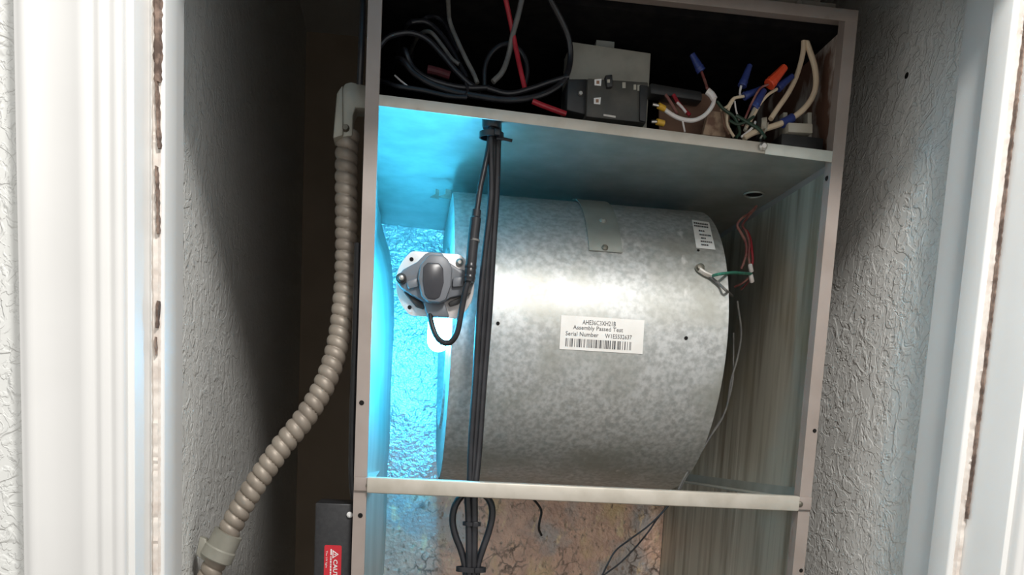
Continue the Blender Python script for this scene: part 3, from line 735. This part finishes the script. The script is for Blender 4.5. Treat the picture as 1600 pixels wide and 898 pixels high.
MB().prism([at(949, 124, BYf - .0064), at(953, 124, BYf - .0064), at(953, 129, BYf - .0064), at(949, 129, BYf - .0064)], (0, .0004, 0)).build('toggle_mark', M['cream'], br)
for x, y in ((934, 128), (933, 157)):
    s = MB().prism([at(x - 5, y - 4, BYf - .0006), at(x + 6, y - 5, BYf - .0006), at(x + 5, y + 6, BYf - .0006), at(x - 5, y + 5, BYf - .0006)], (0, .0005, 0)).build('sticker', M['paper'], br)
    MB().prism([at(x - 2, y - 2, BYf - .0008), at(x + 2.5, y - 2, BYf - .0008), at(x + 2.5, y + 3, BYf - .0008), at(x - 2, y + 3, BYf - .0008)], (0, .0001, 0)).build('sticker_print', M['brown'], s)
for x, y, w_, h in ((975, 133, 5, 9), (992, 136, 4, 8), (999, 137, 6, 9)):
    MB().prism([at(x - w_/2, y - h/2, BYf - .0005), at(x + w_/2, y - h/2, BYf - .0005), at(x + w_/2, y + h/2, BYf - .0005), at(x - w_/2, y + h/2, BYf - .0005)], (0, .0004, 0)).build('terminal_window', M['greymetal'], br)
MB().prism([at(943, 178, BYf - .001), at(962, 181, BYf - .001), at(962, 184, BYf - .001), at(943, 181, BYf - .001)], (0, .0006, 0)).build('bottom_clip', M['screw'], br)
q = at(907, 146, BYf + .005); MB().lathe(q, (0, -.002, 0), [(0, .003), (1, .002)], 10).build('terminal_screw', M['screw'], br)
# terminal strip at the right
ts = empty('terminal_strip', Vector((.50, .04, shz(.5))), 'small cream and black terminal strip at the right end of the shelf', 'terminal strip')
poly = [at(1222, 208, .03), at(1287, 216, .03), at(1286, 240, .03), at(1220, 232, .03)]
for k in (2, 3): poly[k].z = shz(poly[k].x) + .0002
MB().prism(poly, (0, .03, 0)).build('strip_base', M['blackmatte'], ts, bevel=.001)
MB().prism([at(1232, 191, .026), at(1270, 193, .026), at(1270, 208, .026), at(1232, 206, .026)], (0, .016, 0)).build('strip_top', M['cream'], ts, bevel=.001)
for x in (1224, 1262):
    MB().prism([at(x, 175, .045), at(x + 7, 175, .045), at(x + 7, 215, .045), at(x, 215, .045)], (0, .012, 0)).build('barrier', M['greymetal'], ts, bevel=.001)
# fibre board behind the wires
fb = MB().prism([at(1030, 140, .085), at(1100, 146, .085), at(1140, 172, .085), at(1142, 215, .085), at(1030, 205, .085)], (0, .004, 0))
tag(fb.build('fibre_board', M['brown'], bevel=.0008), 'stained brown fibre board standing behind the small wires', 'board')
tb = MB().prism([at(1108, 172, .055), at(1138, 176, .055), at(1134, 214, .055), at(1098, 210, .055)], (0, .01, 0))
tag(tb.build('tan_tab', M['tabmat'], bevel=.001), 'crumpled tan fibre tab beside the green wires', 'tab')
bb = MB().prism([at(1016, 128, .06), at(1098, 142, .06), at(1098, 158, .06), at(1016, 146, .06)], (0, .02, 0))
tag(bb.build('black_bar', M['blackmatte'], bevel=.003), 'long black plastic bar between the breaker and the white wire', 'bar')

# ------------------------------------------------------------------ wiring compartment: cables
GC = 'black cables coiled in the upper compartment'
coil = (([(592, 74, .05), (604, 60, .05), (622, 53, .05), (645, 52, .05), (668, 62, .05), (690, 84, .048), (712, 110, .045), (735, 132, .042), (752, 142, .04)], .0030, 'black', 'wide black cable arching highest at the left end of the compartment'),
        ([(620, 98, .2), (624, 58, .11), (638, 37, .07), (655, 33, .07), (670, 36, .07), (688, 52, .068), (704, 75, .065), (718, 100, .06), (730, 122, .055)], .0028, 'black', 'dark cable curving down from the upper left of the coil'),
        ([(642, 94, .2), (648, 50, .12), (662, 30, .080), (680, 26, .085), (694, 36, .085), (706, 60, .08), (716, 80, .075)], .0026, 'black', 'short dark cable arch behind the grey cable'),
        ([(698, -20, .016), (700, 0, .032), (701, 14, .044), (703, 34, .055), (714, 62, .053), (728, 92, .05), (740, 115, .047), (746, 130, .045)], .0025, 'greycable', 'dusty grey cable slanting straight down through the coil'),
        ([(640, 84, .16), (654, 56, .09), (672, 50, .058), (690, 70, .056), (706, 92, .053), (717, 100, .052)], .0022, 'greycable', 'short dusty grey cable alongside the coil'),
        ([(630, 98, .15), (628, 84, .09), (633, 78, .045), (642, 100, .043), (660, 118, .04), (690, 130, .037), (725, 137, .034), (765, 137, .034)], .0028, 'black', 'middle black cable sweeping along the bottom of the coil'),
        ([(610, 104, .13), (618, 94, .07), (630, 95, .04), (646, 113, .037), (672, 130, .034), (706, 142, .03), (745, 150, .026), (790, 156, .024), (828, 153, .025), (860, 142, .028), (882, 124, .032), (891, 95, .038), (889, 62, .034), (878, 34, .028), (862, 4, .020), (850, -20, .014)], .0034, 'black', 'thick black cable forming the large loop left of the relay box'),
        ([(820, -24, .014), (811, 18, .025), (801, 55, .036), (795, 85, .044), (785, 112, .042), (770, 128, .04)], .0031, 'greycable', 'dusty dark cable dropping from the top beside the red wire'),
        ([(757, 134, .05), (758, 104, .05), (768, 82, .05), (786, 69, .05), (805, 72, .05), (820, 90, .05), (824, 112, .05), (820, 134, .05)], .0026, 'black', 'small round loop of black cable in the middle of the compartment'),
        ([(762, 138, .032), (795, 146, .030), (830, 138, .030), (862, 127, .030), (888, 120, .032)], .0028, 'black', 'black cable crossing from the coil to the breaker'),
        ([(594, 126, .05), (606, 130, .04), (622, 135, .03), (660, 141, .028), (700, 150, .024), (730, 152, .022)], .0026, 'black', 'low black cable lying along the shelf edge at the left'),
        ([(728, 130, .03), (731, 142, .026), (726, 150, .024)], .0016, 'black', 'short black wire tie hooked around the coil'))
for pts, r, m, l in coil: wire('coiled_cable', pts, r, m, l, 'cable', GC)
wire('red_wire', [(785, -24, .014), (793, 12, .026), (799, 40, .034), (806, 75, .037), (813, 108, .033), (820, 138, .030)], .0027, 'red', 'red wire hanging from the top through the middle of the compartment', 'wire')
wire('red_wire', [(832, 158, .02), (846, 164, .02), (862, 170, .02), (884, 178, .022)], .0030, 'red', 'short red wire lying on the shelf edge left of the breaker', 'wire')
wire('red_wire', [(668, 108, .06), (685, 112, .06), (703, 118, .06)], .0045, 'darkred', 'short dull red cable stub inside the black coil', 'wire')
wire('white_wire', [(617, 118, .05), (626, 126, .045), (636, 134, .04), (641, 139, .038)], .0010, 'whitewire', 'thin white wire near the left corner of the shelf', 'wire')
# right hand wires
wire('white_wire', [(1032, 165, .03), (1045, 176, .027), (1062, 185, .025), (1083, 188, .025), (1101, 180, .026), (1113, 165, .028), (1116, 154, .03)], .0024, 'whitewire', 'thick white wire bowing from the breaker terminal', 'wire')
o = tag(MB().tube([at(1116, 155, .03), at(1112, 148, .031), at(1105, 142, .032)], .0038, 10).build('white_splice', M['whitewire']), 'white crimp splice at the end of the thick white wire', 'splice')
for pts, l in ((((1020, 163, .024), (1029, 165, .024), (1038, 170, .027)), 'upper yellow crimp sleeve at the breaker'), (((1018, 190, .022), (1026, 190, .022), (1037, 193, .024)), 'lower yellow crimp sleeve at the breaker, above the shelf edge')):
    e = empty('crimp_sleeve', at(*pts[1]), l, 'connector')
    MB().tube([at(*pts[1]), at(*pts[2])], .0034, 12).build('sleeve', M['yellow'], e)
    MB().tube([at(*pts[0]), at(*pts[1])], .0018, 8).build('blade', M['screw'], e)
def wire_nut(x0, y0, x1, y1, Y, r, m, label, group=None):
    a, c = at(x0, y0, Y), at(x1, y1, Y)          # open end, closed tip
    e = empty('wire_nut', a, label, 'wire nut', group)
    MB().lathe(a, c - a, [(0, r), (.18, r * 1.05), (.2, r * .95), (.8, r * .72), (.97, r * .66), (1, r * .4)], 8 if m == 'orange' else 12).build('shell', M[m], e)
    MB().lathe(a, (a - c) * .06, [(0, r * 1.12), (1, r * 1.05)], 12).build('skirt', M[m], e)
    return e
wire_nut(1095, 110, 1081, 84, .05, .0050, 'blue', 'blue wire nut pointing up left above the white wire')
wire_nut(1160, 133, 1172, 101, .05, .0050, 'blue', 'blue wire nut standing nearly upright in the middle of the wires')
wire_nut(1203, 131, 1227, 104, .036, .0066, 'orange', 'bright orange wire nut among the blue ones')
wire_nut(1216, 137, 1239, 118, .045, .0048, 'blue', 'blue wire nut just right of the orange one')
wire_nut(1164, 150, 1190, 138, .045, .0045, 'blue', 'blue wire nut lying on its side below the orange one')
wire_nut(1178, 168, 1194, 140, .042, .0058, 'blue', 'fat dark blue wire nut under the orange one')
GW = 'thin wires bundled at the right of the compartment'
thin = (([(1096, 112, .05), (1101, 125, .046), (1105, 138, .036)], .0016, 'pinkwire', 'short reddish wire between the left blue wire nut and the white splice'),
        ([(1158, 134, .05), (1156, 146, .05), (1158, 152, .048)], .0014, 'whitewire', 'short white wire under the upright blue wire nut'),
        ([(1164, 150, .045), (1146, 154, .044), (1137, 166, .043), (1126, 172, .043)], .0017, 'tan', 'cream wire bending from the reclining blue wire nut to the left'),
        ([(1148, 152, .044), (1138, 172, .042), (1136, 192, .04), (1142, 206, .036), (1147, 214, .034)], .0016, 'tan', 'cream wire dropping to the shelf beside the tan tab'),
        ([(1148, 158, .046), (1150, 172, .044), (1155, 188, .04)], .0010, 'whitewire', 'hair-thin white wire in the middle of the bundle'),
        ([(1203, 131, .036), (1188, 138, .038), (1176, 158, .038), (1168, 176, .036), (1160, 196, .034)], .0013, 'pinkwire', 'reddish purple wire arching from the orange wire nut'),
        ([(1214, 139, .044), (1200, 148, .043), (1188, 162, .041), (1178, 180, .038), (1166, 200, .034)], .0018, 'tan', 'cream wire running down from the right-hand blue wire nut'),
        ([(1180, 168, .04), (1172, 184, .038), (1164, 204, .034)], .0022, 'cream', 'stripped cream conductor below the fat blue wire nut'),
        ([(1120, 158, .034), (1130, 170, .036), (1148, 184, .036), (1156, 206, .033), (1150, 215, .032)], .0018, 'darkgreen', 'dark green wire crossing the bundle from the white splice'),
        ([(1150, 180, .034), (1170, 192, .030), (1186, 202, .026), (1196, 216, .022)], .0020, 'darkgreen', 'dark green wire slanting right towards the shelf edge'),
        ([(1140, 188, .037), (1152, 194, .033), (1166, 190, .032), (1178, 182, .034)], .0016, 'darkgreen', 'dark green wire tangled across the cream wires'),
        ([(1180, 190, .033), (1177, 198, .031), (1166, 208, .030), (1158, 214, .030)], .0014, 'whitewire', 'short white wire curled near the twisted splice'),
        ([(1040, 148, .05), (1048, 160, .048), (1058, 178, .044)], .0018, 'pinkwire', 'faded red wire nearest the breaker'),
        ([(1052, 148, .055), (1062, 164, .052), (1078, 180, .048)], .0022, 'red', 'dark red wire behind the white wire'),
        ([(1058, 160, .046), (1066, 168, .045), (1072, 176, .044)], .0016, 'whitewire', 'short pale wire in front of the dark red wire'),
        ([(1066, 186, .026), (1068, 196, .024), (1070, 206, .022)], .0011, 'whitewire', 'thin pale wire dropping from the white wire to the shelf'),
        ([(1128, 176, .05), (1132, 194, .047), (1140, 210, .044)], .0018, 'brown', 'brown wire leaning against the tan tab'),
        ([(1200, 192, .03), (1196, 204, .026), (1188, 216, .022)], .0010, 'cream', 'hair-thin strand hanging below the twisted splice'))
for pts, r, m, l in thin: wire('thin_wire', pts, r, m, l, 'wire', GW, 8)
wire('cream_cable', [(1256, 60, .055), (1255, 80, .055), (1250, 102, .053), (1242, 125, .05), (1230, 148, .046), (1216, 168, .042), (1204, 186, .038)], .0030, 'tan', 'left one of the two stout cream cables at the right end', 'cable')
wire('cream_cable', [(1258, 60, .056), (1266, 82, .054), (1273, 105, .051), (1275, 130, .048), (1270, 150, .044), (1258, 168, .040), (1240, 183, .037), (1220, 193, .035), (1196, 201, .033), (1176, 208, .031), (1162, 216, .03)], .0034, 'tan', 'right, longer one of the two stout cream cables, curling along the shelf', 'cable')
tag(MB().tube([at(1238, 184, .037), at(1230, 189, .036), at(1222, 193, .035)], .0054, 12).build('blue_sleeve', M['blue']), 'dark blue sleeve around the long cream cable', 'sleeve')
b = MB()
b.tube([at(1190 + 12 * k / 40.0, 194 - 2 * k / 40.0 + 9 * math.sin(k * 1.0), .030 + .006 * math.cos(k * 1.0)) for k in range(26)], .0010, 6)
tag(b.build('twisted_splice', M['cream']), 'cream wire twisted in coils around the long cream cable', 'splice')

# ------------------------------------------------------------------ wires right of the blower
GR = 'motor leads between blower and right cabinet side'
lead = (([(1182, 322, .165), (1172, 332, .16), (1158, 342, .15), (1152, 352, .15), (1158, 364, .15), (1165, 378, .15), (1166, 395, .15), (1162, 410, .15), (1158, 420, .15)], .0017, 'pinkwire', 'outermost left of the faded red motor leads below the shelf grommet'),
        ([(1180, 325, .17), (1168, 340, .165), (1160, 352, .16), (1166, 362, .155), (1171, 380, .15), (1170, 400, .15), (1172, 416, .15)], .0016, 'pinkwire', 'middle one of the faded red motor leads below the shelf grommet'),
        ([(1166, 360, .16), (1172, 372, .155), (1175, 392, .15), (1176, 408, .15), (1172, 422, .15)], .0017, 'red', 'bright red motor lead nearest the right cabinet side'),
        ([(1172, 432, .15), (1160, 442, .15), (1148, 448, .16)], .0014, 'pinkwire', 'short reddish lead going under the motor mount'),
        ([(1172, 436, .155), (1166, 444, .16), (1158, 452, .17)], .0014, 'pinkwire', 'lowest short reddish lead below the white connector'))
for pts, r, m, l in lead: wire('motor_lead', pts, r, m, l, 'wire', GR, 8)
for (x0, y0, x1, y1), l in (((1172, 414, 1174, 424), 'upper white crimp connector on the motor leads'), ((1173, 430, 1175, 440), 'lower white crimp connector on the motor leads')):
    tag(MB().tube([at(x0, y0, .148), at((x0+x1)/2, (y0+y1)/2, .146), at(x1, y1, .148)], .0030, 10).build('white_connector', M['whitewire']), l, 'connector')
q0 = drum(1102, 427, .004); q1 = drum(1112, 431, .004)
gw = empty('earth_wire', q0, 'green earth wire with a ring terminal screwed to the blower drum', 'wire')
MB().tube([drum(1093, 421, .004), q0, q1], .0032, 8).build('ring_terminal', M['screw'], gw)
MB().tube([q1, at(1125, 428, .07), at(1145, 426, .10), at(1162, 427, .13), at(1174, 428, .148)], .0019, 8).build('green_lead', M['green'], gw)
MB().tube([q0, drum(1112, 434, .004), drum(1124, 444, .004), drum(1136, 455, .004), at(1144, 462, .15)], .0017, 8).build('grey_lead', M['greycable'], gw)
wire('thermostat_wire', [(1152, 470, .15), (1158, 520, .16), (1152, 560, .17), (1142, 595, .175), (1134, 640, .18), (1112, 678, .185), (1098, 700, .18), (1082, 725, .17), (1068, 748, .15), (1060, 765, .13)], .0014, 'greycable', 'thin dark wire running down the right edge of the blower', 'wire')
wire('thermostat_wire', [(1146, 520, .19), (1146, 560, .185), (1144, 600, .18), (1130, 650, .18), (1110, 682, .18), (1092, 712, .175), (1072, 745, .16), (1062, 765, .14)], .0012, 'greycable', 'thin grey wire beside the dark one along the blower edge', 'wire')
wire('trailing_wire', [(1062, 765, .13), (1040, 795, .14), (1012, 822, .15), (982, 844, .16), (962, 860, .17), (950, 880, .17), (938, 905, .17)], .0012, 'black', 'upper of two thin black wires trailing across the foil below the rail', 'wire')
wire('trailing_wire', [(1062, 768, .14), (1030, 806, .15), (1012, 832, .15), (990, 858, .16), (968, 880, .165), (945, 897, .17), (930, 910, .17)], .0012, 'black', 'lower of two thin black wires trailing across the foil below the rail', 'wire')
wire('wire_scrap', [(832, 778, .50), (842, 790, .51), (846, 800, .51), (843, 815, .51), (842, 826, .51), (846, 836, .52)], .0022, 'black', 'short black scrap hanging against the foil below the rail', 'scrap')
